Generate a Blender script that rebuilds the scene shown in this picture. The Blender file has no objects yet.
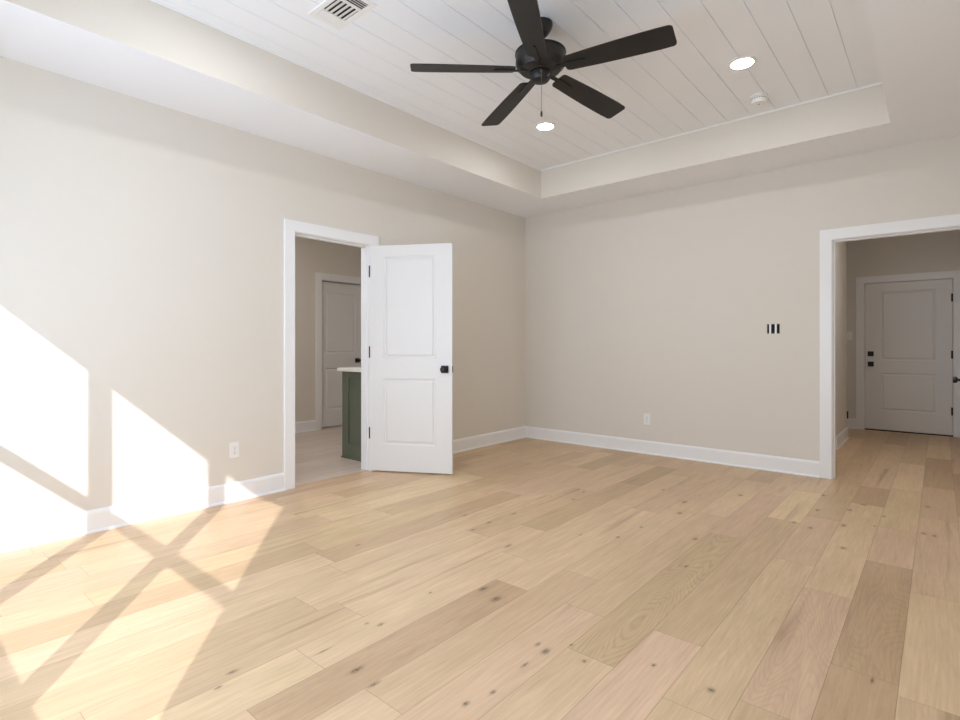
import bpy, bmesh, math, random
from mathutils import Vector, Matrix

S = bpy.context.scene
COL = S.collection
PI = math.pi
H = 1.14                                   # eye height

# ------------------------------------------------------------------ camera
yaw = math.atan2(460.0, 534.0)
cam_data = bpy.data.cameras.new('camera')
cam = bpy.data.objects.new('camera', cam_data)
COL.objects.link(cam)
cam.location = (3.935, 0.0, H)
cam.rotation_euler = (PI / 2, 0, yaw)
cam_data.sensor_width = 36.0
cam_data.lens = 534.0 / 960.0 * 36.0
cam_data.shift_y = -14.0 / 960.0
cam_data.clip_start = 0.02
S.camera = cam

# ------------------------------------------------------------------ sky, sun, exposure
S.view_settings.view_transform = 'Standard'
S.view_settings.look = 'None'
S.view_settings.gamma = 1.0
S.view_settings.exposure = 0.4
S.view_settings.use_curve_mapping = False
S.cycles.max_bounces = 16
S.cycles.diffuse_bounces = 10
S.cycles.transparent_max_bounces = 12
S.cycles.caustics_reflective = False
S.cycles.caustics_refractive = False
S.cycles.sample_clamp_indirect = 8.0

world = bpy.data.worlds.new('daylight')
S.world = world
world.use_nodes = True
bg = world.node_tree.nodes['Background']
bg.inputs[0].default_value = (0.785, 0.94, 1.15, 1)
bg.inputs[1].default_value = 5.5

sun = bpy.data.lights.new('sun', 'SUN')
sun.energy = 3.5
sun.angle = math.radians(0.53)
sun.color = (1.0, 0.965, 1.0)
sun_o = bpy.data.objects.new('sun', sun)
COL.objects.link(sun_o)
sun_o.location = (8, -6, 7)
sun_o.rotation_euler = Vector((-1.0, 0.79, -0.745)).to_track_quat('-Z', 'Y').to_euler()

# window layout (rear wall, behind the camera)
WIN_X = [(0.82, 1.605), (1.711, 2.497), (2.606, 3.340)]
WIN_Z = (0.632, 2.183)
WY = -0.34
for i, (a, b) in enumerate(WIN_X):         # light portals: they guide sky sampling and emit nothing
    l = bpy.data.lights.new('window_portal', 'AREA')
    l.shape = 'RECTANGLE'
    l.size = b - a
    l.size_y = WIN_Z[1] - WIN_Z[0]
    l.cycles.is_portal = True
    o = bpy.data.objects.new('window_portal', l)
    COL.objects.link(o)
    o.location = ((a + b) / 2, -0.385, (WIN_Z[0] + WIN_Z[1]) / 2)
    o.rotation_euler = Vector((0, 1, 0)).to_track_quat('-Z', 'Z').to_euler()

# ------------------------------------------------------------------ helpers
def srgb(r, g, b):
    f = lambda c: (c / 255 / 12.92) if c / 255 <= 0.04045 else ((c / 255 + 0.055) / 1.055) ** 2.4
    return (f(r), f(g), f(b), 1)


def mat(name, col, rough=0.5, metal=0.0, noise=0.0, scale=40.0, bump=0.0, spec=0.5):
    m = bpy.data.materials.new(name)
    m.use_nodes = True
    nt = m.node_tree
    p = nt.nodes['Principled BSDF']
    p.inputs['Base Color'].default_value = col
    p.inputs['Roughness'].default_value = rough
    p.inputs['Metallic'].default_value = metal
    p.inputs['Specular IOR Level'].default_value = spec
    if noise or bump:
        tc = nt.nodes.new('ShaderNodeTexCoord')
        nz = nt.nodes.new('ShaderNodeTexNoise')
        nz.inputs['Scale'].default_value = scale
        nz.inputs['Detail'].default_value = 4
        nt.links.new(tc.outputs['Object'], nz.inputs['Vector'])
        if noise:
            mx = nt.nodes.new('ShaderNodeMix')
            mx.data_type = 'RGBA'
            mx.inputs[6].default_value = tuple(c * (1 - noise) for c in col[:3]) + (1,)
            mx.inputs[7].default_value = tuple(min(1, c * (1 + noise)) for c in col[:3]) + (1,)
            nt.links.new(nz.outputs['Fac'], mx.inputs[0])
            nt.links.new(mx.outputs[2], p.inputs['Base Color'])
        if bump:
            b = nt.nodes.new('ShaderNodeBump')
            b.inputs['Strength'].default_value = bump
            b.inputs['Distance'].default_value = 0.002
            nt.links.new(nz.outputs['Fac'], b.inputs['Height'])
            nt.links.new(b.outputs['Normal'], p.inputs['Normal'])
    return m


def emit_mat(name, col, strength):
    m = bpy.data.materials.new(name)
    m.use_nodes = True
    p = m.node_tree.nodes['Principled BSDF']
    p.inputs['Base Color'].default_value = (0.9, 0.9, 0.9, 1)
    p.inputs['Emission Color'].default_value = col
    p.inputs['Emission Strength'].default_value = strength
    return m


M = {}
M['wall'] = mat('wall_paint', srgb(223, 218, 209), 0.6, noise=0.012, scale=3.0, bump=0.03)
M['ceil'] = mat('ceiling_paint', srgb(241, 244, 249), 0.7, noise=0.01, scale=3.0)
M['shiplap'] = mat('shiplap_paint', srgb(241, 244, 248), 0.5, noise=0.012, scale=2.0)
M['trim'] = mat('trim_paint', srgb(240, 241, 242), 0.35)
M['door'] = mat('door_paint', srgb(230, 230, 229), 0.4)
M['black'] = mat('black_metal', srgb(24, 24, 25), 0.38, noise=0.15, scale=60)
M['fanblack'] = mat('fan_black', srgb(19, 19, 19), 0.45, noise=0.1, scale=30)
M['blade'] = mat('blade_black', srgb(25, 24, 23), 0.5, noise=0.14, scale=18)
M['plastic'] = mat('white_plastic', srgb(238, 238, 236), 0.4)
M['dark'] = mat('dark_void', srgb(14, 14, 14), 0.8)
M['greyslot'] = mat('grey_slot', srgb(140, 139, 137), 0.6)
M['green'] = mat('green_cabinet_paint', srgb(100, 108, 93), 0.45, noise=0.02, scale=6)
M['stone'] = mat('white_stone', srgb(236, 236, 232), 0.25, noise=0.03, scale=9)
M['brass'] = mat('chain_metal', srgb(120, 118, 112), 0.35, metal=0.8)
M['vinyl'] = mat('window_vinyl', srgb(235, 235, 235), 0.4)
M['lamp'] = emit_mat('lamp_glow', (0.97, 0.985, 1.0, 1), 92.0)
g = bpy.data.materials.new('window_glass')
g.use_nodes = True
nt = g.node_tree
nt.nodes.remove(nt.nodes['Principled BSDF'])
tr = nt.nodes.new('ShaderNodeBsdfTransparent')
gl = nt.nodes.new('ShaderNodeBsdfGlossy')
gl.inputs['Roughness'].default_value = 0.02
mx = nt.nodes.new('ShaderNodeMixShader')
mx.inputs[0].default_value = 0.05
nt.links.new(tr.outputs[0], mx.inputs[1])
nt.links.new(gl.outputs[0], mx.inputs[2])
nt.links.new(mx.outputs[0], nt.nodes['Material Output'].inputs['Surface'])
M['glass'] = g


class MB:
    def __init__(self):
        self.bm = bmesh.new()

    def box(self, x0, x1, y0, y1, z0, z1, mtx=None):
        v = [self.bm.verts.new(p) for p in ((x0, y0, z0), (x1, y0, z0), (x1, y1, z0), (x0, y1, z0),
                                            (x0, y0, z1), (x1, y0, z1), (x1, y1, z1), (x0, y1, z1))]
        if mtx:
            for q in v:
                q.co = mtx @ q.co
        for f in ((3, 2, 1, 0), (4, 5, 6, 7), (0, 1, 5, 4), (1, 2, 6, 5), (2, 3, 7, 6), (3, 0, 4, 7)):
            self.bm.faces.new([v[i] for i in f])
        return self

    def lathe(self, prof, c=(0, 0, 0), n=48, mtx=None):
        """prof: list of (r, z) from one end to the other"""
        rings = []
        for r, z in prof:
            if r < 1e-6:
                rings.append([self.bm.verts.new((c[0], c[1], c[2] + z))])
            else:
                rings.append([self.bm.verts.new((c[0] + r * math.cos(2 * PI * k / n), c[1] + r * math.sin(2 * PI * k / n), c[2] + z)) for k in range(n)])
        if mtx:
            for ring in rings:
                for v in ring:
                    v.co = mtx @ v.co
        for a, b in zip(rings, rings[1:]):
            for k in range(n):
                k2 = (k + 1) % n
                if len(a) == 1 and len(b) == 1:
                    continue
                if len(a) == 1:
                    self.bm.faces.new((a[0], b[k2], b[k]))
                elif len(b) == 1:
                    self.bm.faces.new((a[k], a[k2], b[0]))
                else:
                    self.bm.faces.new((a[k], a[k2], b[k2], b[k]))
        for ring, fl in ((rings[0], False), (rings[-1], True)):
            if len(ring) > 1:
                self.bm.faces.new(ring if fl else ring[::-1])
        return self

    def prism(self, pts, z0, z1, mtx=None):
        """pts: outline in xy, extruded z0..z1"""
        a = [self.bm.verts.new((x, y, z0)) for x, y in pts]
        b = [self.bm.verts.new((x, y, z1)) for x, y in pts]
        if mtx:
            for v in a + b:
                v.co = mtx @ v.co
        n = len(pts)
        self.bm.faces.new(a[::-1])
        self.bm.faces.new(b)
        for i in range(n):
            j = (i + 1) % n
            self.bm.faces.new((a[i], a[j], b[j], b[i]))
        return self

    def sweep(self, prof, p0, p1, out):
        """profile (d, z) extruded from p0 to p1 (floor points), d measured along out"""
        p0, p1, out = Vector(p0), Vector(p1), Vector(out)
        A = [self.bm.verts.new(p0 + out * d + Vector((0, 0, z))) for d, z in prof]
        B = [self.bm.verts.new(p1 + out * d + Vector((0, 0, z))) for d, z in prof]
        n = len(prof)
        self.bm.faces.new(A)
        self.bm.faces.new(B[::-1])
        for i in range(n):
            j = (i + 1) % n
            self.bm.faces.new((A[j], A[i], B[i], B[j]))
        return self

    def build(self, name, m, parent=None, smooth=False, bevel=0.0):
        bmesh.ops.recalc_face_normals(self.bm, faces=self.bm.faces)
        me = bpy.data.meshes.new(name)
        self.bm.to_mesh(me)
        self.bm.free()
        me.materials.append(M[m] if isinstance(m, str) else m)
        o = bpy.data.objects.new(name, me)
        COL.objects.link(o)
        if parent:
            o.parent = parent
        if smooth:
            for p in me.polygons:
                p.use_smooth = True
            e = o.modifiers.new('split', 'EDGE_SPLIT')
            e.split_angle = math.radians(40)
        if bevel:
            b = o.modifiers.new('bevel', 'BEVEL')
            b.width = bevel
            b.segments = 2
            b.limit_method = 'ANGLE'
        return o


def tag(o, label, cat, group=None, kind=None):
    o['label'] = label
    o['category'] = cat
    if group:
        o['group'] = group
    if kind:
        o['kind'] = kind
    return o


def empty(name, loc=(0, 0, 0), rz=0.0):
    o = bpy.data.objects.new(name, None)
    COL.objects.link(o)
    o.location = loc
    o.rotation_euler = (0, 0, rz)
    o.empty_display_size = 0.1
    return o


def copy_thing(o, loc):
    c = o.copy()
    COL.objects.link(c)
    c.location = loc
    for ch in o.children:
        d = ch.copy()
        COL.objects.link(d)
        d.parent = c
        for gch in ch.children:
            e = gch.copy()
            COL.objects.link(e)
            e.parent = d
    return c


def struct(o, label, cat):
    return tag(o, label, cat, kind='structure')


# ------------------------------------------------------------------ main dims
LX, RX = 0.0, 4.28          # room left / right wall faces
RY, BY = -0.30, 5.439       # rear / back wall faces
T = 0.12
HC = 2.743                  # soffit height
HT = 3.05                   # tray ceiling height
TX0, TX1, TY0, TY1 = 0.650, 3.665, 0.36, 4.83
DY0, DY1, DZ = 2.283, 3.030, 2.052        # doorway in the left wall
OX0, OX1, OZ = 3.240, 4.085, 2.045        # opening in the back wall
HY = 8.96                                 # hall end wall face
BX = -2.48                                # bathroom far wall face

# ------------------------------------------------------------------ floor: oak planks, one quad per plank
PW = 0.1925
rnd = random.Random(11)
JOINTS = {  # row -> known end joints (y)
    -1: [3.18, 4.62], -2: [4.80, 6.37], 0: [2.275, 3.497, 4.20, 5.40], 1: [1.85, 2.915, 4.715, 5.33],
    2: [1.70, 3.22, 4.15], 3: [2.082, 3.95], 4: [1.745, 3.39, 4.55], 5: [0.95, 2.04, 3.75], 6: [1.095, 2.345, 3.70],
    7: [0.79, 2.028, 3.55], 8: [1.07, 2.32, 3.60], 9: [1.382, 2.75, 4.15, 4.94], 10: [1.288, 2.45, 3.75],
    11: [1.59, 3.425, 4.72], 12: [1.635, 3.30], 13: [1.68, 3.15]}
TONE = {  # (row, index of plank; 0 ends at the first known joint) -> brightness, hue (+ pinkish, - yellowish), figure
    (7, 1): (-0.8, 0.25, 0.25), (7, 2): (0.3, 0.0, 0), (6, 0): (0.15, 0.3, 0.1), (6, 1): (-0.2, 0.2, 0), (6, 2): (0.2, -0.1, 0), (5, 0): (0.1, 0.2, 0),
    (5, 1): (0.05, 0.6, 0.1), (5, 2): (-0.1, 0.0, 0), (4, 0): (0.15, 0.1, 0.25), (4, 1): (-0.35, -0.5, 1.0), (4, 2): (-0.2, 0.9, 0.15),
    (3, 0): (0.25, 0.9, 0.1), (3, 1): (-0.3, -0.1, 0), (2, 0): (0.1, -0.3, 0.15), (2, 1): (0.1, -0.2, 0.3), (2, 2): (0.0, 0.2, 0.15),
    (1, 0): (-0.2, 0.0, 0.1), (1, 1): (0.0, 0.7, 0.6), (1, 2): (0.3, -0.3, 0), (1, 3): (-0.9, 0.0, 0), (0, 0): (-0.75, 0.1, 0.2), (0, 1): (-0.7, 0.0, 0.5),
    (0, 2): (0.05, 0.4, 0), (0, 3): (0.2, -0.7, 0), (-1, 0): (0.5, -0.5, 0), (-1, 1): (0.0, 0.1, 0.3), (-2, 1): (-1.1, 0.5, 0), (9, 3): (-0.9, -0.3, 0),
    (10, 0): (-0.25, -0.2, 0), (8, 1): (0.25, 0.1, 0), (9, 1): (0.25, 0.2, 0), (8, 2): (0.2, -0.1, 0), (9, 0): (-0.2, 0.0, 0.2)}
fb = bmesh.new()
uv1 = fb.loops.layers.uv.new('edge_a')
uv2 = fb.loops.layers.uv.new('edge_b')
plank_vals = []
FX0, FX1, FY0, FY1 = -0.045, 4.5, -0.42, 9.3
for k in range(-4, 21):
    xa, xb = 3.83 - PW * (k + 1), 3.83 - PW * k
    xa, xb = max(xa, FX0), min(xb, FX1)
    if xb - xa < 1e-4:
        continue
    js = list(JOINTS.get(k, []))
    known0 = len(js)
    if not js:
        js = [rnd.uniform(0.2, 1.4)]
    lo = js[0] - rnd.uniform(0.9, 1.6)
    pre = []
    while lo > FY0 + 0.2:
        pre.append(lo)
        lo -= rnd.uniform(0.8, 1.7)
    hi = js[-1] + rnd.uniform(0.8, 1.7)
    while hi < FY1 - 0.3:
        js.append(hi)
        hi += rnd.uniform(0.7, 1.8)
    npre = len(pre)
    ys = [FY0] + pre[::-1] + js + [FY1]
    for i in range(len(ys) - 1):
        ya, yb = ys[i], ys[i + 1]
        idx = i - npre
        tone, hue, fig = TONE.get((k, idx), (max(-0.8, min(0.8, rnd.gauss(0, 0.3))), max(-1, min(1, rnd.gauss(0, 0.4))), rnd.choice((0, 0, 0.1, 0.3))))
        vs = [fb.verts.new(p) for p in ((xa, ya, 0), (xb, ya, 0), (xb, yb, 0), (xa, yb, 0))]
        f = fb.faces.new(vs)
        for lp, (u, v, u2, v2) in zip(f.loops, ((0, 0, xb - xa, yb - ya), (xb - xa, 0, 0, yb - ya), (xb - xa, yb - ya, 0, 0), (0, yb - ya, xb - xa, 0))):
            lp[uv1].uv = (u, v)
            lp[uv2].uv = (u2, v2)
        plank_vals.append((tone * 0.5 + 0.5, hue * 0.5 + 0.5, rnd.random(), fig))
me = bpy.data.meshes.new('floor')
fb.to_mesh(me)
fb.free()
a = me.attributes.new('plank', 'FLOAT_COLOR', 'CORNER')
for pl in me.polygons:
    for li in pl.loop_indices:
        a.data[li].color = plank_vals[pl.index]
floor = bpy.data.objects.new('floor', me)
COL.objects.link(floor)
struct(floor, 'light natural oak plank floor running through room and hall', 'floor')

KNOTS = [(2.06, 0.85, 9, 20), (2.11, 0.78, 7, 14), (2.38, 1.14, 13, 26), (2.49, 1.13, 8, 26), (2.19, 1.13, 5, 40), (2.15, 1.36, 7, 10), (2.2, 1.39, 9, 16),
         (1.41, 1.86, 8, 20), (2.15, 1.72, 6, 10), (2.31, 1.91, 14, 28), (2.42, 1.87, 18, 30), (2.82, 1.67, 15, 24), (2.77, 1.69, 8, 16),
         (2.81, 1.55, 7, 22), (2.79, 1.26, 10, 16), (2.82, 1.36, 8, 14), (2.87, 1.77, 6, 9), (2.96, 1.71, 8, 10), (2.07, 2.41, 12, 34), (1.51, 2.66, 8, 20),
         (1.73, 2.65, 10, 20), (1.74, 2.48, 8, 22), (1.74, 2.9, 10, 26), (1.87, 3.46, 10, 20), (1.83, 3.68, 9, 20), (2.48, 2.95, 11, 18),
         (2.51, 3.21, 9, 18), (2.29, 2.84, 7, 14), (2.84, 3.22, 14, 22), (2.52, 3.93, 16, 30), (2.59, 3.65, 16, 30), (2.27, 4.16, 10, 24),
         (2.94, 2.79, 9, 18), (3.16, 1.85, 8, 11), (3.36, 1.84, 14, 16), (3.52, 3.62, 16, 22), (3.32, 3.89, 14, 22), (3.22, 3.94, 12, 22),
         (3.47, 4.08, 15, 32), (3.46, 4.49, 16, 26), (3.52, 4.70, 22, 18), (3.29, 4.34, 13, 34), (3.26, 4.8, 14, 30), (3.65, 4.47, 11, 18),
         (3.86, 4.22, 14, 22), (3.91, 4.21, 11, 26), (3.87, 4.94, 14, 26), (2.78, 4.39, 16, 26), (3.76, 2.25, 5, 22), (3.62, 4.19, 7, 12)]


def floor_material():
    m = bpy.data.materials.new('oak_planks')
    m.use_nodes = True
    nt = m.node_tree
    N, L = nt.nodes, nt.links
    p = N['Principled BSDF']

    def math_(op, a, b=None, c=None, clamp=False):
        n = N.new('ShaderNodeMath')
        n.operation = op
        n.use_clamp = clamp
        for i, v in enumerate((a, b, c)):
            if v is None:
                continue
            if isinstance(v, (int, float)):
                n.inputs[i].default_value = v
            else:
                L.new(v, n.inputs[i])
        return n.outputs[0]

    def mix(fac, a, b, mode='MIX'):
        n = N.new('ShaderNodeMix')
        n.data_type = 'RGBA'
        n.blend_type = mode
        for i, v in ((0, fac), (6, a), (7, b)):
            if isinstance(v, (int, float)):
                n.inputs[i].default_value = v
            elif isinstance(v, tuple):
                n.inputs[i].default_value = v
            else:
                L.new(v, n.inputs[i])
        return n.outputs[2]

    at = N.new('ShaderNodeAttribute')
    at.attribute_name = 'plank'
    sep = N.new('ShaderNodeSeparateColor')
    L.new(at.outputs['Color'], sep.inputs[0])
    tone, hue, rr = sep.outputs[0], sep.outputs[1], sep.outputs[2]
    geo = N.new('ShaderNodeNewGeometry')
    pos = N.new('ShaderNodeSeparateXYZ')
    L.new(geo.outputs['Position'], pos.inputs[0])
    off = math_('MULTIPLY', rr, 57.0)
    cx = math_('ADD', pos.outputs[0], off)
    cy = math_('ADD', pos.outputs[1], math_('MULTIPLY', rr, 31.0))

    def vec(sx, sy):
        c = N.new('ShaderNodeCombineXYZ')
        L.new(math_('MULTIPLY', cx, sx), c.inputs[0])
        L.new(math_('MULTIPLY', cy, sy), c.inputs[1])
        L.new(off, c.inputs[2])
        return c.outputs[0]

    def noise(v, scale, detail=4, rough=0.55, dist=0.0):
        n = N.new('ShaderNodeTexNoise')
        n.inputs['Scale'].default_value = scale
        n.inputs['Detail'].default_value = detail
        n.inputs['Roughness'].default_value = rough
        n.inputs['Distortion'].default_value = dist
        L.new(v, n.inputs['Vector'])
        return n.outputs['Fac']

    fine = noise(vec(1, 0.05), 105, 4, 0.65)
    mid = noise(vec(1, 0.10), 26, 4, 0.6, 0.6)
    cloud = noise(vec(1, 0.35), 5, 3)
    # cathedral figure: contour lines of a stretched noise field
    fld = noise(vec(1, 0.13), 6.5, 1.5, 0.4)
    rings = math_('SINE', math_('MULTIPLY', fld, 215.0))
    rings = math_('POWER', math_('MULTIPLY_ADD', rings, 0.5, 0.5), 3.0)
    ringmask = math_('MULTIPLY', at.outputs['Alpha'], 0.28)
    base = mix(tone, srgb(178, 147, 110), srgb(221, 196, 162))
    pink = mix(hue, srgb(208, 183, 139), srgb(216, 181, 155))
    col = mix(0.55, base, mix(tone, mix(0.0, pink, pink), pink))
    b2 = math_('MULTIPLY_ADD', tone, 0.26, 0.85)
    # grain multiplies the plank colour
    gv = math_('ADD', math_('MULTIPLY_ADD', fine, 0.42, 0.79), math_('MULTIPLY_ADD', mid, 0.34, -0.17))
    gv = math_('ADD', gv, math_('MULTIPLY_ADD', cloud, 0.22, -0.11))
    gv = math_('SUBTRACT', gv, math_('MULTIPLY', rings, math_('MULTIPLY', ringmask, 0.45)))
    gv = math_('MULTIPLY', gv, b2)
    gc = N.new('ShaderNodeCombineColor')
    L.new(gv, gc.inputs[0])
    L.new(math_('POWER', gv, 1.10), gc.inputs[1])
    L.new(math_('POWER', gv, 1.18), gc.inputs[2])
    col = mix(1.0, col, gc.outputs[0], 'MULTIPLY')
    # dark streaks along the grain
    st = noise(vec(1, 0.05), 14, 2, 0.5)
    st = math_('MULTIPLY', math_('SMOOTH_MIN', math_('MULTIPLY', math_('SUBTRACT', st, 0.63, clamp=True), 6.0), 1.0, 0.1), 0.5)
    col = mix(st, col, srgb(128, 98, 70))
    # knots
    kn = None
    wob = math_('MULTIPLY_ADD', noise(geo.outputs['Position'], 110, 3), 1.4, -0.7)
    for (kx, ky, rx, ry) in KNOTS:
        dx = math_('MULTIPLY', math_('SUBTRACT', pos.outputs[0], kx), 1250.0 / rx)
        dy = math_('MULTIPLY', math_('SUBTRACT', pos.outputs[1], ky), 1150.0 / ry)
        d = math_('MULTIPLY_ADD', dx, dx, math_('MULTIPLY', dy, dy))
        e = math_('DIVIDE', 1.0, math_('MULTIPLY_ADD', d, d, 1.0))
        kn = e if kn is None else math_('MAXIMUM', kn, e)
    kn = math_('MULTIPLY', kn, math_('ADD', 0.70, math_('MULTIPLY', wob, 1.5)), clamp=True)
    vor = N.new('ShaderNodeTexVoronoi')
    vor.inputs['Scale'].default_value = 2.6
    L.new(vec(1, 0.55), vor.inputs['Vector'])
    k2 = math_('MULTIPLY', math_('SUBTRACT', 0.020, vor.outputs['Distance'], clamp=True), 22.0, clamp=True)
    kn = math_('MAXIMUM', kn, k2)
    col = mix(math_('MULTIPLY', kn, 0.85), col, srgb(58, 42, 30))
    # board edges
    u1 = N.new('ShaderNodeUVMap')
    u1.uv_map = 'edge_a'
    u2 = N.new('ShaderNodeUVMap')
    u2.uv_map = 'edge_b'
    s1, s2 = N.new('ShaderNodeSeparateXYZ'), N.new('ShaderNodeSeparateXYZ')
    L.new(u1.outputs[0], s1.inputs[0])
    L.new(u2.outputs[0], s2.inputs[0])
    e = math_('MINIMUM', math_('MINIMUM', s1.outputs[0], s2.outputs[0]), math_('MINIMUM', s1.outputs[1], s2.outputs[1]))
    seam = math_('SUBTRACT', 1.0, math_('MULTIPLY', e, 1 / 0.0016), clamp=True)
    col = mix(math_('MULTIPLY', seam, 0.62), col, srgb(96, 74, 54))
    L.new(col, p.inputs['Base Color'])
    L.new(math_('MULTIPLY_ADD', mid, 0.14, 0.36), p.inputs['Roughness'])
    p.inputs['Specular IOR Level'].default_value = 0.45
    bmp = N.new('ShaderNodeBump')
    bmp.inputs['Strength'].default_value = 0.25
    bmp.inputs['Distance'].default_value = 0.0012
    L.new(math_('SUBTRACT', math_('MULTIPLY', fine, 0.5), math_('MULTIPLY', seam, 2.0)), bmp.inputs['Height'])
    L.new(bmp.outputs['Normal'], p.inputs['Normal'])
    return m


me.materials.append(floor_material())


# bathroom floor: grey-beige plank tile
def tile_material():
    m = bpy.data.materials.new('plank_tile')
    m.use_nodes = True
    nt = m.node_tree
    N, L = nt.nodes, nt.links
    p = N['Principled BSDF']
    tc = N.new('ShaderNodeTexCoord')
    mp = N.new('ShaderNodeMapping')
    mp.inputs['Rotation'].default_value = (0, 0, PI / 2)
    L.new(tc.outputs['Object'], mp.inputs[0])
    br = N.new('ShaderNodeTexBrick')
    br.inputs['Scale'].default_value = 1.0
    br.inputs['Brick Width'].default_value = 1.2
    br.inputs['Row Height'].default_value = 0.2
    br.inputs['Mortar Size'].default_value = 0.002
    br.inputs['Color1'].default_value = srgb(214, 199, 186)
    br.inputs['Color2'].default_value = srgb(203, 188, 175)
    br.inputs['Mortar'].default_value = srgb(186, 178, 170)
    L.new(mp.outputs[0], br.inputs['Vector'])
    mp2 = N.new('ShaderNodeMapping')
    mp2.inputs['Scale'].default_value = (30, 2, 1)
    L.new(tc.outputs['Object'], mp2.inputs[0])
    nz = N.new('ShaderNodeTexNoise')
    nz.inputs['Scale'].default_value = 1.0
    nz.inputs['Detail'].default_value = 5
    L.new(mp2.outputs[0], nz.inputs['Vector'])
    mx = N.new('ShaderNodeMix')
    mx.data_type = 'RGBA'
    mx.blend_type = 'OVERLAY'
    mx.inputs[0].default_value = 0.35
    L.new(br.outputs['Color'], mx.inputs[6])
    L.new(nz.outputs['Fac'], mx.inputs[7])
    L.new(mx.outputs[2], p.inputs['Base Color'])
    p.inputs['Roughness'].default_value = 0.32
    return m


b = MB()
b.box(BX - 0.3, -0.045, 1.35, 5.6, -0.06, 0.0)
struct(b.build('floor_bathroom', tile_material()), 'grey beige plank tile floor of the room beyond the left doorway', 'floor')
b = MB()
b.box(FX0, FX1, FY0, FY1, -0.06, -0.001)
struct(b.build('floor_base', 'dark'), 'dark base under the oak planks', 'floor')

# ------------------------------------------------------------------ walls
b = MB()                                   # left wall with doorway
R0, R1, RZ = DY0 - 0.019, DY1 + 0.019, DZ + 0.019
b.box(-T, 0, RY - T, R0, 0, 3.15).box(-T, 0, R1, BY + T, 0, 3.15).box(-T, 0, R0, R1, RZ, 3.15)
struct(b.build('wall_left', 'wall'), 'long beige wall on the left with the sunlit patches and the doorway', 'wall')
b = MB()                                   # back wall with opening
Q0, Q1, QZ = OX0 - 0.019, OX1 + 0.019, OZ + 0.019
b.box(0, Q0, BY, BY + T, 0, 3.15).box(Q1, 4.4, BY, BY + T, 0, 3.15).box(Q0, Q1, BY, BY + T, QZ, 3.15)
struct(b.build('wall_back', 'wall'), 'beige wall facing the camera between the corner and the wide hall opening', 'wall')
b = MB()
b.box(RX, RX + T, RY - T, BY, 0, 3.15)
struct(b.build('wall_right', 'wall'), 'beige wall to the right of the camera', 'wall')
b = MB()                                   # rear wall with a triple window hole
wx0, wx1, wz0, wz1 = WIN_X[0][0] - 0.05, WIN_X[2][1] + 0.07, WIN_Z[0] - 0.05, WIN_Z[1] + 0.06
b.box(0, wx0, RY - T, RY, 0, 3.15).box(wx1, RX, RY - T, RY, 0, 3.15).box(wx0, wx1, RY - T, RY, 0, wz0).box(wx0, wx1, RY - T, RY, wz1, 3.15)
struct(b.build('wall_rear', 'wall'), 'beige wall behind the camera holding three windows', 'wall')

# windows (single hung, side by side)
edges = [(wx0, (WIN_X[0][1] + WIN_X[1][0]) / 2), ((WIN_X[0][1] + WIN_X[1][0]) / 2, (WIN_X[1][1] + WIN_X[2][0]) / 2), ((WIN_X[1][1] + WIN_X[2][0]) / 2, wx1)]
for i, ((a0, a1), (e0, e1)) in enumerate(zip(WIN_X, edges)):
    y0, y1 = WY - 0.025, WY + 0.025
    f = MB().box(e0, a0, y0, y1, wz0, wz1).box(a1, e1, y0, y1, wz0, wz1).box(a0, a1, y0, y1, wz0, WIN_Z[0]).box(a0, a1, y0, y1, WIN_Z[1], wz1).build('window_%d' % (i + 1), 'vinyl')
    struct(f, ['white single-hung window nearest the left wall behind the camera', 'white single-hung window in the middle behind the camera', 'white single-hung window farthest from the left wall behind the camera'][i], 'window')
    MB().box(a0, a1, WY - 0.012, WY + 0.012, 1.306, 1.382).build('window_rail', 'vinyl', f)
    MB().box(a0, a1, WY + 0.004, WY + 0.008, WIN_Z[0], 1.306).build('pane', 'glass', f)
    MB().box(a0, a1, WY - 0.008, WY - 0.004, 1.382, WIN_Z[1]).build('pane', 'glass', f)

# soffit ring and tray ceiling
b = MB()
b.box(0, TX0, RY, BY, HC, 3.15).box(TX1, RX, RY, BY, HC, 3.15).box(TX0, TX1, RY, TY0, HC, 3.15).box(TX0, TX1, TY1, BY, HC, 3.15)
sof = b.build('ceiling', 'ceil')
sof.data.materials.append(M['wall'])
for pl in sof.data.polygons:               # the upright faces of the tray carry the wall colour
    if abs(pl.normal.z) < 0.1:
        pl.material_index = 1
struct(sof, 'white lowered ceiling border around the recessed tray', 'ceiling')
b = MB()
GX = [3.473 - 0.1808 * k for k in range(-1, 17)]
GX = sorted([x for x in GX if TX0 + 0.03 < x < TX1 - 0.01])
xs = [TX0] + GX + [TX1]
g2 = 0.0024
for i in range(len(xs) - 1):
    x0 = xs[i] + (g2 if i else 0)
    x1 = xs[i + 1] - (g2 if i < len(xs) - 2 else 0)
    b.box(x0, x1, TY0, TY1, HT, HT + 0.007)
b.box(TX0, TX1, TY0, TY1, HT + 0.007, 3.15)
struct(b.build('ceiling_tray', 'shiplap'), 'white shiplap board ceiling inside the recessed tray', 'ceiling')
b = MB()
cv = [(0, 0.010), (0.004, 0.010), (0.010, 0.016), (0.010, 0.022), (0, 0.022)]
for p0, p1, out in (((TX0, TY0, HT - 0.022), (TX0, TY1, HT - 0.022), (1, 0, 0)), ((TX1, TY0, HT - 0.022), (TX1, TY1, HT - 0.022), (-1, 0, 0)),
                    ((TX0, TY1, HT - 0.022), (TX1, TY1, HT - 0.022), (0, -1, 0)), ((TX0, TY0, HT - 0.022), (TX1, TY0, HT - 0.022), (0, 1, 0))):
    b.sweep(cv, p0, p1, out)
struct(b.build('trim_1', 'trim'), 'thin white moulding where the tray meets the shiplap', 'trim')
b = MB().box(-3.0, 4.8, RY - T, 9.4, 3.15, 3.25)
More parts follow.
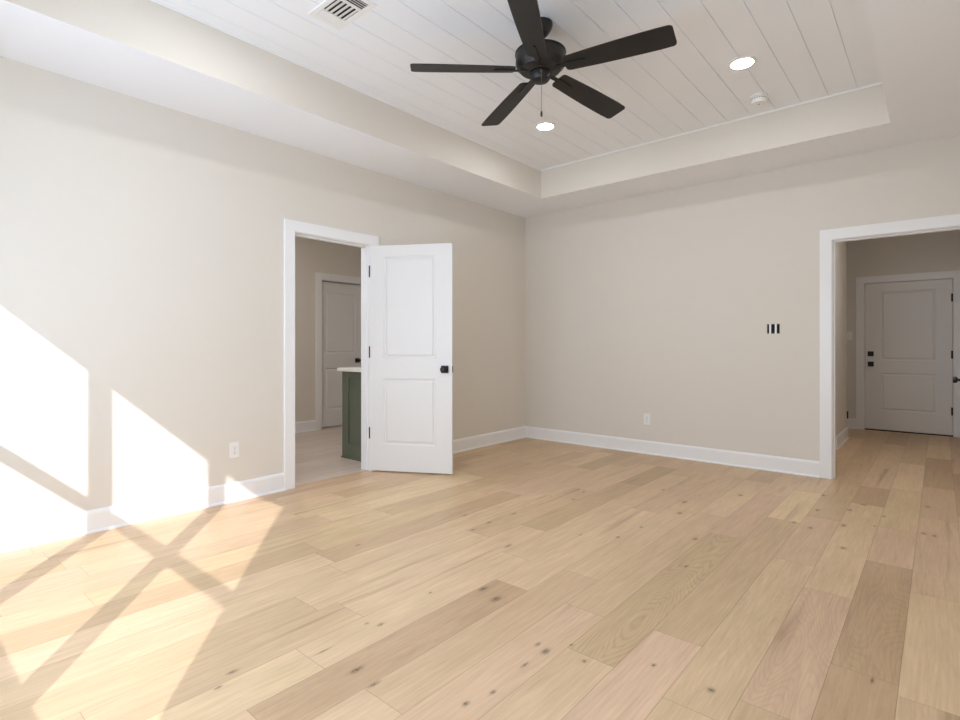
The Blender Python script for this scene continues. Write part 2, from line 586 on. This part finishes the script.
struct(b.build('ceiling_deck', 'ceil'), 'roof deck above the rooms', 'ceiling')

# baseboards
BP = [(0, 0), (0.014, 0), (0.014, 0.118), (0.011, 0.128), (0.006, 0.138), (0, 0.138)]
SH = [(0.0139, 0), (0.024, 0), (0.022, 0.010), (0.0139, 0.016)]


def baseboard(name, runs, label):
    b = MB()
    for p0, p1, out in runs:
        b.sweep(BP, p0, p1, out)
        b.sweep(SH, p0, p1, out)
    return struct(b.build(name, 'trim'), label, 'baseboard')


CW = 0.089
baseboard('baseboard_left', [((0, RY, 0), (0, DY0 - 0.006 - CW, 0), (1, 0, 0)), ((0, DY1 + 0.006 + CW, 0), (0, BY, 0), (1, 0, 0))], 'white baseboard along the left wall on both sides of the doorway')
baseboard('baseboard_back', [((0, BY, 0), (OX0 - 0.006 - CW, BY, 0), (0, -1, 0)), ], 'white baseboard along the back wall up to the opening')
baseboard('baseboard_right', [((RX, RY, 0), (RX, BY, 0), (-1, 0, 0))], 'white baseboard along the wall to the right of the camera')
baseboard('baseboard_rear', [((0, RY, 0), (RX, RY, 0), (0, 1, 0))], 'white baseboard under the windows behind the camera')


# door casings and jambs -------------------------------------------------------
def casing_x(b, xface, out, y0, y1, z, w=CW, t=0.018, rv=0.006):
    """casing on a wall face x=xface around an opening y0..y1"""
    xa, xb = sorted((xface, xface + out * t))
    b.box(xa, xb, y0 - rv - w, y0 - rv, 0, z + rv)
    b.box(xa, xb, y1 + rv, y1 + rv + w, 0, z + rv)
    b.box(xa, xb, y0 - rv - w, y1 + rv + w, z + rv, z + rv + w)


def casing_y(b, yface, out, x0, x1, z, w=CW, t=0.018, rv=0.006):
    ya, yb = sorted((yface, yface + out * t))
    b.box(x0 - rv - w, x0 - rv, ya, yb, 0, z + rv)
    b.box(x1 + rv, x1 + rv + w, ya, yb, 0, z + rv)
    b.box(x0 - rv - w, x1 + rv + w, ya, yb, z + rv, z + rv + w)


b = MB()
casing_x(b, 0, 1, DY0, DY1, DZ)
casing_x(b, -T, -1, DY0, DY1, DZ)
b.box(-T, 0, R0, DY0, 0, DZ).box(-T, 0, DY1, R1, 0, DZ).box(-T, 0, R0, R1, DZ, RZ)
b.box(-0.082, -0.04, DY0, DY0 + 0.011, 0, DZ).box(-0.082, -0.04, DY1 - 0.011, DY1, 0, DZ).box(-0.082, -0.04, DY0 + 0.011, DY1 - 0.011, DZ - 0.011, DZ)
struct(b.build('trim_2', 'trim', bevel=0.002), 'white casing and jamb around the left doorway', 'door frame')
b = MB()
casing_y(b, BY, -1, OX0, OX1, OZ)
casing_y(b, BY + T, 1, OX0, OX1, OZ)
b.box(Q0, OX0, BY, BY + T, 0, OZ).box(OX1, Q1, BY, BY + T, 0, OZ).box(Q0, Q1, BY, BY + T, OZ, QZ)
b.box(OX0, OX0 + 0.011, BY + 0.03, BY + 0.075, 0, OZ).box(OX0 + 0.011, OX1, BY + 0.03, BY + 0.075, OZ - 0.011, OZ)
fr = b.build('trim_3', 'trim', bevel=0.002)
struct(fr, 'white casing and jamb around the hall opening in the back wall', 'door frame')
MB().box(OX0 - 0.001, OX0 + 0.002, BY + 0.078, BY + 0.108, 0.88, 0.95).build('strike_plate', 'black', fr)


# door leaf --------------------------------------------------------------------
def door_leaf(w, h, t, panels):
    """leaf in local coords: x 0..w from the hinge, y 0 (seen face) .. t, z 0..h ; panels (x0,x1,z0,z1)"""
    b = MB()
    bm = b.bm
    xs = sorted({0, w} | {p[0] for p in panels} | {p[1] for p in panels})
    zs = sorted({0, h} | {p[2] for p in panels} | {p[3] for p in panels})
    for yy, sgn in ((0.0, 1), (t, -1)):
        for i in range(len(xs) - 1):
            for j in range(len(zs) - 1):
                xc, zc = (xs[i] + xs[i + 1]) / 2, (zs[j] + zs[j + 1]) / 2
                if any(p[0] < xc < p[1] and p[2] < zc < p[3] for p in panels):
                    continue
                bm.faces.new([bm.verts.new((x, yy, z)) for x, z in ((xs[i], zs[j]), (xs[i + 1], zs[j]), (xs[i + 1], zs[j + 1]), (xs[i], zs[j + 1]))])
        for (x0, x1, z0, z1) in panels:
            prev = None
            for ins, dep in ((0, 0), (0.002, 0.003), (0.009, 0.005), (0.013, 0.012), (0.022, 0.012), (0.036, 0.003), (0.042, 0.0025)):
                ring = [bm.verts.new((x, yy + sgn * dep, z)) for x, z in ((x0 + ins, z0 + ins), (x1 - ins, z0 + ins), (x1 - ins, z1 - ins), (x0 + ins, z1 - ins))]
                if prev:
                    for k in range(4):
                        bm.faces.new((prev[k], prev[(k + 1) % 4], ring[(k + 1) % 4], ring[k]))
                prev = ring
            bm.faces.new(prev)
    for (xa, za, xb, zb) in ((0, 0, w, 0), (w, 0, w, h), (w, h, 0, h), (0, h, 0, 0)):
        bm.faces.new([bm.verts.new(q) for q in ((xa, 0, za), (xb, 0, zb), (xb, t, zb), (xa, t, za))])
    bmesh.ops.remove_doubles(bm, verts=bm.verts, dist=1e-5)
    return b


def square_knob(parent, x, z, t, sides=(1, -1)):
    """square rosette and knob on each face of a leaf"""
    for s in sides:
        y = 0.0 if s == 1 else t
        k = MB().box(x - 0.033, x + 0.033, y - s * 0.009 if s == 1 else y, y if s == 1 else y + 0.009, z - 0.033, z + 0.033).build('door_rosette', 'black', parent, bevel=0.002)
        mt = Matrix.Translation((x, y - s * 0.008, z)) @ Matrix.Rotation(PI / 2 * s, 4, 'X')
        MB().lathe([(0.013, 0), (0.012, 0.022), (0.020, 0.030), (0.028, 0.040), (0.0285, 0.050), (0.024, 0.057), (0.012, 0.061), (0, 0.062)], n=24, mtx=mt).build('door_knob', 'black', k, smooth=True)


ang = math.atan2(0.377, 0.671)
D1 = MB()
leafw, leafh = 0.77, 2.036
D1 = door_leaf(leafw, leafh, 0.035, [(0.128, 0.622, 1.014, 1.937), (0.128, 0.622, 0.236, 0.838)]).build('door_1', 'door')
D1.location = (0.008, 3.026, 0.012)
D1.rotation_euler = (0, 0, ang)
struct(D1, 'white two-panel door standing open into the room beside the left doorway', 'door')
square_knob(D1, 0.704, 0.922, 0.035)
for z in (1.818, 1.085, 0.352):
    MB().box(-0.006, 0.0, -0.004, 0.03, z - 0.062, z + 0.038).lathe([(0.0055, z - 0.064), (0.0055, z + 0.04)], c=(-0.004, -0.003, 0), n=12).build('hinge', 'black', D1)
MB().box(leafw - 0.001, leafw + 0.0015, 0.005, 0.030, 0.895, 0.95).build('latch_plate', 'black', D1)

# ------------------------------------------------------------------ bathroom beyond the left doorway
b = MB()
BD0, BD1, BDZ = 4.125, 4.845, 2.045        # far door opening (y)
b.box(BX - T, BX, 1.35, BD0 - 0.02, 0, HC).box(BX - T, BX, BD1 + 0.02, 5.6, 0, HC).box(BX - T, BX, BD0 - 0.02, BD1 + 0.02, BDZ + 0.02, HC)
struct(b.build('wall_bathroom', 'wall'), 'beige far wall of the room beyond the left doorway', 'wall')
b = MB().box(BX, -T, 1.23, 1.35, 0, HC).box(BX, -T, 5.48, 5.6, 0, HC)
struct(b.build('wall_bathroom_ends', 'wall'), 'beige end walls of the room beyond the left doorway', 'wall')
b = MB().box(BX - 0.3, -T, 1.23, 5.6, HC, HC + 0.1)
struct(b.build('ceiling_bathroom', 'ceil'), 'white ceiling of the room beyond the left doorway', 'ceiling')
b = MB().box(BX - 0.3, BX - T - 0.06, 1.23, 5.6, 0, HC)
struct(b.build('wall_bathroom_outer', 'wall'), 'wall closing the space behind the far inner door', 'wall')
baseboard('baseboard_bathroom', [((BX, 1.35, 0), (BX, BD0 - 0.006 - CW, 0), (1, 0, 0)), ((BX, BD1 + 0.006 + CW, 0), (BX, 5.48, 0), (1, 0, 0))], 'white baseboard along the far wall beyond the left doorway')
b = MB()
casing_x(b, BX, 1, BD0, BD1, BDZ)
b.box(BX - T, BX, BD0 - 0.02, BD0, 0, BDZ).box(BX - T, BX, BD1, BD1 + 0.02, 0, BDZ).box(BX - T, BX, BD0 - 0.02, BD1 + 0.02, BDZ, BDZ + 0.02)
struct(b.build('trim_4', 'trim', bevel=0.002), 'white casing around the closed door seen through the left doorway', 'door frame')
D2 = door_leaf(0.714, 2.022, 0.035, [(0.10, 0.614, 1.02, 1.90), (0.10, 0.614, 0.235, 0.82)]).build('door_2', 'door')
D2.location = (BX - 0.07, BD0 + 0.003, 0.012)
D2.rotation_euler = (0, 0, PI / 2)
struct(D2, 'closed two-panel door at the far side of the room beyond the left doorway', 'door')
k = MB().box(0.600, 0.665, -0.009, 0, 0.885, 0.95).build('door_rosette', 'black', D2, bevel=0.002)
MB().lathe([(0.013, 0), (0.012, 0.022), (0.020, 0.030), (0.028, 0.040), (0.0285, 0.050), (0.024, 0.057), (0, 0.062)], n=24, mtx=Matrix.Translation((0.632, -0.008, 0.918)) @ Matrix.Rotation(PI / 2, 4, 'X')).build('door_knob', 'black', k, smooth=True)

# vanity
van = empty('vanity_cabinet', (-0.43, 3.23, 0))
tag(van, 'dark green cabinet with white countertop just inside the left doorway', 'cabinet')
vx0, vx1, vy0, vy1 = -0.285, 0.31, 0.0, 1.25
MB().box(vx0 + 0.02, vx1, vy0 + 0.02, vy1, 0.0, 0.882).build('body', 'green', van)
b = MB()
pz0, pz1, px0, px1 = 0.15, 0.815, vx0 + 0.105, vx1 - 0.105
b.box(vx0, px0, vy0, vy0 + 0.02, 0, 0.882).box(px1, vx1, vy0, vy0 + 0.02, 0, 0.882).box(px0, px1, vy0, vy0 + 0.02, 0, pz0).box(px0, px1, vy0, vy0 + 0.02, pz1, 0.882)
b.box(px0, px1, vy0 + 0.012, vy0 + 0.02, pz0, pz1)
b.box(vx0 - 0.006, vx1, vy0 - 0.012, vy0, 0, 0.014)
MB_end = b.build('side_panel', 'green', van, bevel=0.0015)
MB().box(vx0 - 0.045, vx1, vy0 - 0.03, vy1 + 0.02, 0.882, 0.917).build('countertop', 'stone', van, bevel=0.004)
MB().box(vx0, vx0 + 0.02, vy0 + 0.022, vy0 + 0.62, 0.11, 0.87).build('cabinet_door', 'green', van, bevel=0.002)
MB().box(vx0, vx0 + 0.02, vy0 + 0.626, vy1 - 0.01, 0.11, 0.87).build('cabinet_door', 'green', van, bevel=0.002)

def added_lamp(name, loc, power, label):  # out-of-view fill lamp, added to lift a side room that renders too dark
    t = MB().lathe([(0.0, -0.012), (0.075, -0.012), (0.09, -0.004), (0.09, 0)], n=32).build(name, 'fill_lamp_glow', None, smooth=True)
    t.location = loc
    tag(t, label, 'ceiling light')
    l = bpy.data.lights.new('fill_light', 'AREA')
    l.shape = 'DISK'
    l.size = 0.15
    l.energy = power
    l.color = (1.0, 0.96, 0.96)
    lo = bpy.data.objects.new('fill_light', l)
    COL.objects.link(lo)
    lo.location = (0, 0, -0.02)
    lo.parent = t
    return t


M['fill_lamp_glow'] = emit_mat('fill_lamp_glow', (1.0, 0.93, 0.85, 1), 3.0)  # weak glow for the added fill lamps
added_lamp('fill_lamp', (-1.0, 2.7, HC), 13, 'unseen ceiling lamp added to brighten the room beyond the left doorway')  # added fill: brightens the bathroom walls and the floor near the threshold

# ------------------------------------------------------------------ hall beyond the opening
b = MB()
FD0, FD1, FDZ = 3.155, 4.060, 1.990
b.box(1.9, FD0 - 0.02, HY, HY + T, 0, HC).box(FD1 + 0.02, 4.5, HY, HY + T, 0, HC).box(FD0 - 0.02, FD1 + 0.02, HY, HY + T, FDZ + 0.02, HC)
struct(b.build('wall_hall', 'wall'), 'shaded end wall of the hall around the entry door', 'wall')
b = MB().box(4.24, 4.36, BY + T, HY, 0, HC)
struct(b.build('wall_hall_right', 'wall'), 'right wall of the hall', 'wall')
b = MB().box(1.9, 2.02, BY + T, HY, 0, HC)
struct(b.build('wall_hall_left', 'wall'), 'left wall of the hall recess', 'wall')
b = MB().box(2.02, 3.060, 7.02, 7.99, 0, HC)
stub = b.build('wall_hall_corner', 'wall')
struct(stub, 'shaded wall corner jutting into the hall on its left', 'wall')
b = MB().box(1.9, 4.36, BY + T, HY + T, HC, HC + 0.1)
struct(b.build('ceiling_hall', 'ceil'), 'white ceiling of the hall', 'ceiling')
b = MB().box(2.6, 4.5, HY + T + 0.02, HY + T + 0.1, 0, HC)
struct(b.build('wall_porch', 'wall'), 'wall closing the space behind the entry door', 'wall')
baseboard('baseboard_hall', [((3.060, 7.02, 0), (3.060, 7.99, 0), (1, 0, 0)), ((2.02, 7.02, 0), (3.060 + 0.014, 7.02, 0), (0, -1, 0)), ((2.02, 7.99, 0), (3.060 + 0.014, 7.99, 0), (0, 1, 0)),
                            ((2.02, HY, 0), (FD0 - 0.006 - CW, HY, 0), (0, -1, 0)), ((FD1 + 0.006 + CW, HY, 0), (4.24, HY, 0), (0, -1, 0))], 'white baseboard around the hall corner and end wall')
MB().box(3.051, 3.073, 7.991, 8.012, 0.24, 0.33).build('hinge', 'black', stub)
b = MB()
casing_y(b, HY, -1, FD0, FD1, FDZ)
b.box(FD0 - 0.02, FD0, HY, HY + T, 0, FDZ).box(FD1, FD1 + 0.02, HY, HY + T, 0, FDZ).box(FD0 - 0.02, FD1 + 0.02, HY, HY + T, FDZ, FDZ + 0.02)
struct(b.build('trim_5', 'trim', bevel=0.002), 'white casing around the entry door at the end of the hall', 'door frame')
MB().box(FD0, FD1, HY + 0.0, HY + 0.1, 0.0, 0.012).build('door_threshold', 'black', None)
thr = bpy.data.objects['door_threshold']
D3 = door_leaf(0.895, 1.970, 0.044, [(0.165, 0.742, 0.93, 1.855), (0.165, 0.742, 0.255, 0.765)]).build('door_3', 'door')
D3.location = (FD0 + 0.005, HY + 0.012, 0.016)
D3.rotation_euler = (0, 0, 0)
struct(D3, 'closed two-panel entry door at the end of the hall', 'door')
thr.parent = D3
thr.matrix_parent_inverse = Matrix.Translation(D3.location).inverted()
MB().box(0.028, 0.094, -0.012, 0, 0.985, 1.051).box(0.052, 0.070, -0.026, -0.012, 1.003, 1.033).build('deadbolt', 'black', D3, bevel=0.002)
k = MB().box(0.028, 0.094, -0.009, 0, 0.846, 0.912).build('door_rosette', 'black', D3, bevel=0.002)
MB().lathe([(0.013, 0), (0.012, 0.022), (0.020, 0.030), (0.028, 0.040), (0.0285, 0.050), (0.024, 0.057), (0, 0.062)], n=24, mtx=Matrix.Translation((0.061, -0.008, 0.879)) @ Matrix.Rotation(PI / 2, 4, 'X')).build('door_knob', 'black', k, smooth=True)
for z in (1.735, 1.015, 0.30):
    MB().lathe([(0.007, z - 0.05), (0.007, z + 0.05)], c=(0.893, -0.006, 0), n=12).box(0.881, 0.894, -0.0015, 0.0, z - 0.05, z + 0.05).build('hinge', 'black', D3)

added_lamp('fill_lamp', (3.7, 6.3, HC), 8, 'unseen ceiling lamp added to brighten the hall')  # added fill for the dark hall, out of view

# leaf of the opening's own door, swung back into the hall
D4 = door_leaf(0.82, 2.02, 0.035, [(0.13, 0.69, 1.014, 1.90), (0.13, 0.69, 0.236, 0.838)]).build('door_4', 'door')
D4.location = (OX1 + 0.042, BY + T + 0.024, 0.012)
D4.rotation_euler = (0, 0, PI / 2)
struct(D4, 'door of the hall opening swung back, only its black knob showing at the right edge', 'door')
k = MB().box(0.728, 0.794, 0.035, 0.044, 0.795, 0.861).build('door_rosette', 'black', D4, bevel=0.002)
MB().lathe([(0.012, 0), (0.012, 0.03), (0.024, 0.034), (0.028, 0.044), (0.0285, 0.056), (0.026, 0.062), (0, 0.064)], n=24,
           mtx=Matrix.Translation((0.761, 0.043, 0.828)) @ Matrix.Rotation(-PI / 2, 4, 'X')).build('door_knob', 'black', k, smooth=True)

# ------------------------------------------------------------------ ceiling fan
FC = Vector((2.1385, 2.635, HT))
fan = empty('ceiling_fan', FC)
tag(fan, 'matte black five-blade ceiling fan hanging under the shiplap tray', 'ceiling fan')
MB().lathe([(0.072, 0), (0.072, -0.012), (0.066, -0.030), (0.046, -0.062), (0.030, -0.078), (0.022, -0.082)]).build('canopy', 'fanblack', fan, smooth=True)
MB().lathe([(0.0125, -0.06), (0.0125, -0.175)], n=20).build('downrod', 'fanblack', fan, smooth=True)
MB().lathe([(0.020, -0.135), (0.028, -0.142), (0.030, -0.158), (0.06, -0.165), (0.140, -0.169), (0.150, -0.173), (0.151, -0.180), (0.146, -0.184), (0.147, -0.236),
            (0.142, -0.252), (0.124, -0.266), (0.121, -0.274), (0.100, -0.280), (0.075, -0.285), (0.070, -0.290)]).build('motor_housing', 'fanblack', fan, smooth=True)
hs = MB().lathe([(0.056, -0.276), (0.056, -0.292), (0.063, -0.295), (0.063, -0.306), (0.058, -0.309), (0.056, -0.328), (0.048, -0.338), (0.028, -0.342), (0, -0.343)]).build('switch_housing', 'fanblack', fan, smooth=True)
zb = -0.297
PITCH = math.radians(-13)
TILT = Matrix.Translation((0, 0, zb)) @ Matrix.Rotation(-0.0224, 4, 'X') @ Matrix.Rotation(-0.0033, 4, 'Y') @ Matrix.Translation((0, 0, -zb))
for kx in range(5):
    th = -2.357 + kx * 2 * PI / 5
    base = TILT @ Matrix.Rotation(th, 4, 'Z') @ Matrix.Translation((0, 0, zb + 0.025)) @ Matrix.Rotation(0.034, 4, 'Y') @ Matrix.Rotation(PITCH, 4, 'X')
    pts = []
    r0, r1 = 0.152, 0.766
    w0, w1 = 0.056, 0.072
    cr = 0.022

    def arc(cx_, cy_, a0, a1, r, n=6):
        return [(cx_ + r * math.cos(a0 + (a1 - a0) * i / n), cy_ + r * math.sin(a0 + (a1 - a0) * i / n)) for i in range(n + 1)]
    pts += arc(r0 + cr, -w0 + cr, PI, 1.5 * PI, cr)
    pts += [(r0 + (r1 - r0) * s, -(w0 + (w1 + 0.002 - w0) * math.sin(s * PI / 2 * 1.1))) for s in (0.3, 0.5, 0.7, 0.85)]
    pts += arc(r1 - cr, -w1 + cr, 1.5 * PI, 2 * PI, cr)
    pts += arc(r1 - cr, w1 - cr, 0, 0.5 * PI, cr)
    pts += [(r0 + (r1 - r0) * s, (w0 + (w1 + 0.002 - w0) * math.sin(s * PI / 2 * 1.1))) for s in (0.85, 0.7, 0.5, 0.3)]
    pts += arc(r0 + cr, w0 - cr, 0.5 * PI, PI, cr)
    bl = MB().prism(pts, -0.003, 0.003, mtx=base).build('blade', 'blade', fan)
    arm = MB()
    arm.prism([(0.06, -0.014), (0.13, -0.012), (0.17, -0.016), (0.20, -0.013), (0.272, -0.009), (0.278, -0.004), (0.278, 0.004), (0.272, 0.009), (0.20, 0.013), (0.17, 0.016), (0.13, 0.012), (0.06, 0.014)], -0.0095, -0.003, mtx=base)
    arm.prism([(0.175, -0.042), (0.200, -0.044), (0.212, -0.036), (0.212, 0.036), (0.200, 0.044), (0.175, 0.042), (0.165, 0.016), (0.165, -0.016)], 0.003, 0.0075, mtx=base)
    arm.build('blade_bracket', 'fanblack', bl)
# pull chain on the side of the housing facing the camera
dcam = Vector((cam.location.x - FC.x, cam.location.y - FC.y, 0)).normalized()
cp = dcam * 0.063 + Vector((0.0045, 0.004, 0))
ch = MB().box(cp.x - 0.006, cp.x + 0.006, cp.y - 0.006, cp.y + 0.006, -0.318, -0.306)
ch.lathe([(0.0011, -0.31), (0.0011, -0.545)], c=(cp.x, cp.y, 0), n=8)
for i in range(48):
    ch.lathe([(0, -0.3125 - i * 0.00485 + 0.0019), (0.0019, -0.3125 - i * 0.00485), (0, -0.3125 - i * 0.00485 - 0.0019)], c=(cp.x, cp.y, 0), n=6)
chain = ch.build('pull_chain', 'brass', fan)
MB().lathe([(0, -0.540), (0.0035, -0.544), (0.0065, -0.555), (0.0065, -0.566), (0.004, -0.576), (0, -0.578)], c=(cp.x, cp.y, 0), n=16).build('chain_pull', 'fanblack', chain, smooth=True)

# ------------------------------------------------------------------ ceiling fixtures
def downlight(loc, label):
    t = empty('recessed_light', loc)
    tag(t, label, 'ceiling light', 'recessed lights in the tray')
    MB().lathe([(0.066, 0.0), (0.088, 0.0), (0.090, -0.003), (0.086, -0.007), (0.070, -0.009), (0.066, -0.006)], n=48).build('trim_ring', 'plastic', t, smooth=True)
    MB().lathe([(0.0, -0.0085), (0.074, -0.0085), (0.074, -0.001), (0, -0.001)], n=48).build('lens', 'lamp', t, smooth=True)
    return t


l1 = downlight((2.924, 3.88, HT), 'glowing round recessed light to the right of the ceiling fan, next to the smoke detector')
l2 = copy_thing(l1, (1.34, 3.88, HT))
tag(l2, 'glowing round recessed light directly below the fan pull chain in view', 'ceiling light', 'recessed lights in the tray')

l3 = copy_thing(l1, (2.924, 1.30, HT))
tag(l3, 'round recessed light to the right of the fan on the camera side of the tray', 'ceiling light', 'recessed lights in the tray')
l4 = copy_thing(l1, (1.34, 1.30, HT))
tag(l4, 'round recessed light beside the air vent on the camera side of the tray', 'ceiling light', 'recessed lights in the tray')

sd = empty('smoke_detector', (2.885, 4.485, HT))
tag(sd, 'white round smoke detector on the shiplap beside the right recessed light', 'smoke detector')
MB().lathe([(0.062, 0), (0.062, -0.012), (0.058, -0.014)], n=40).build('base_ring', 'plastic', sd, smooth=True)
MB().lathe([(0.050, -0.014), (0.054, -0.017), (0.055, -0.046), (0.050, -0.057), (0.030, -0.060), (0.026, -0.0585), (0.012, -0.0585), (0.010, -0.061), (0, -0.061)], n=40).build('body', 'plastic', sd, smooth=True)
bt = MB()
for q in range(20):
    mt = Matrix.Rotation(q * 2 * PI / 20, 4, 'Z')
    bt.box(0.0535, 0.0545, -0.005, 0.005, -0.030, -0.022, mtx=mt)
bt.build('sounder_slot', 'greyslot', sd)
MB().lathe([(0.0, -0.0618), (0.008, -0.0618), (0.008, -0.060), (0, -0.060)], n=16).build('test_button', 'greyslot', sd)

# ceiling register
rg = empty('ceiling_vent', (1.366, 1.782, HT))
tag(rg, 'white louvred air vent in the shiplap at the top left of the ceiling', 'air vent')
ix, iy, vd, bw = 0.150, 0.074, 0.075, 0.032
b = MB().box(-ix - bw, ix + bw, -iy - bw, -iy, -0.007, 0).box(-ix - bw, ix + bw, iy, iy + bw, -0.007, 0).box(-ix - bw, -ix, -iy, iy, -0.007, 0).box(ix, ix + bw, -iy, iy, -0.007, 0)
b.box(-vd - 0.004, -vd + 0.004, -iy, iy, -0.011, 0).box(vd - 0.004, vd + 0.004, -iy, iy, -0.011, 0)
b.build('frame', 'plastic', rg, bevel=0.002)
MB().box(-ix, ix, -iy, iy, -0.0012, -0.0002).build('duct_opening', 'dark', rg)
for i in range(5):
    MB().box(-vd + 0.004, vd - 0.004, -0.0118, 0.0118, -0.0006, 0.0006, mtx=Matrix.Translation((0, -0.058 + i * 0.029, -0.0062)) @ Matrix.Rotation(math.radians(19), 4, 'X')).build('louvre', 'plastic', rg)
for sx in (-1, 1):
    for i in range(4):
        MB().box(-0.0092, 0.0092, -iy, iy, -0.0006, 0.0006, mtx=Matrix.Translation((sx * (0.0885 + i * 0.0175), 0, -0.0062)) @ Matrix.Rotation(math.radians(28 * sx), 4, 'Y')).build('louvre', 'plastic', rg)

# ------------------------------------------------------------------ wall plates
def outlet(loc, rz, label):
    """plate local: x across, y out of the wall (-y), z up"""
    t = empty('wall_outlet', loc, rz)
    tag(t, label, 'wall outlet', 'white wall outlets')
    MB().box(-0.036, 0.036, -0.006, 0, -0.058, 0.058).build('cover_plate', 'plastic', t, bevel=0.003)
    for s in (1, -1):
        r = MB().box(-0.0165, 0.0165, -0.0085, -0.006, s * 0.0195 - 0.0145, s * 0.0195 + 0.0145).build('receptacle', 'plastic', t, bevel=0.002)
        MB().box(-0.0085, -0.006, -0.0088, -0.0084, s * 0.0195 - 0.002, s * 0.0195 + 0.008).box(0.006, 0.0085, -0.0088, -0.0084, s * 0.0195 - 0.002, s * 0.0195 + 0.008).lathe([(0.003, 0), (0.003, 0.0004)], n=10, mtx=Matrix.Translation((0, -0.0084, s * 0.0195 - 0.008)) @ Matrix.Rotation(PI / 2, 4, 'X')).build('slots', 'greyslot', r)
    MB().lathe([(0.0028, 0), (0.0028, 0.0012)], n=10, mtx=Matrix.Translation((0, -0.006, 0)) @ Matrix.Rotation(PI / 2, 4, 'X')).build('screw', 'greyslot', t)
    return t


outlet((0.0, 1.797, 0.375), PI / 2, 'white outlet plate on the left wall beside the sunlit patches')
outlet((1.585, BY, 0.365), 0, 'white outlet plate low on the back wall facing the camera')

bx = empty('switch_box', (2.783, BY, 1.297))
tag(bx, 'uncovered black three-gang switch box on the back wall left of the opening', 'switch box')
MB().box(-0.051, 0.051, -0.0015, 0.0, -0.044, 0.044).build('box_opening', 'dark', bx)
for x0, x1 in ((-0.034, -0.0175), (0.012, 0.028)):
    MB().box(x0, x1, -0.004, -0.0015, -0.047, 0.047).build('device_strap', 'plastic', bx)
for xc, hw in ((-0.0425, 0.0075), (-0.0025, 0.012), (0.039, 0.009)):
    MB().box(xc - hw, xc + hw, -0.0045, -0.0015, -0.033, 0.033).build('switch_body', 'dark', bx, bevel=0.002)
    for zz in (0.039, -0.039):
        MB().box(xc - 0.003, xc + 0.003, -0.005, -0.0015, zz - 0.003, zz + 0.003).build('strap_screw', 'greyslot', bx)

ls = empty('light_switch', (2.985, HY, 1.283))
tag(ls, 'white light switch plate in the hall left of the entry door', 'light switch')
MB().box(-0.036, 0.036, -0.006, 0, -0.058, 0.058).build('cover_plate', 'plastic', ls, bevel=0.003)
MB().box(-0.0165, 0.0165, -0.009, -0.006, -0.033, 0.033).build('rocker', 'plastic', ls, bevel=0.002)
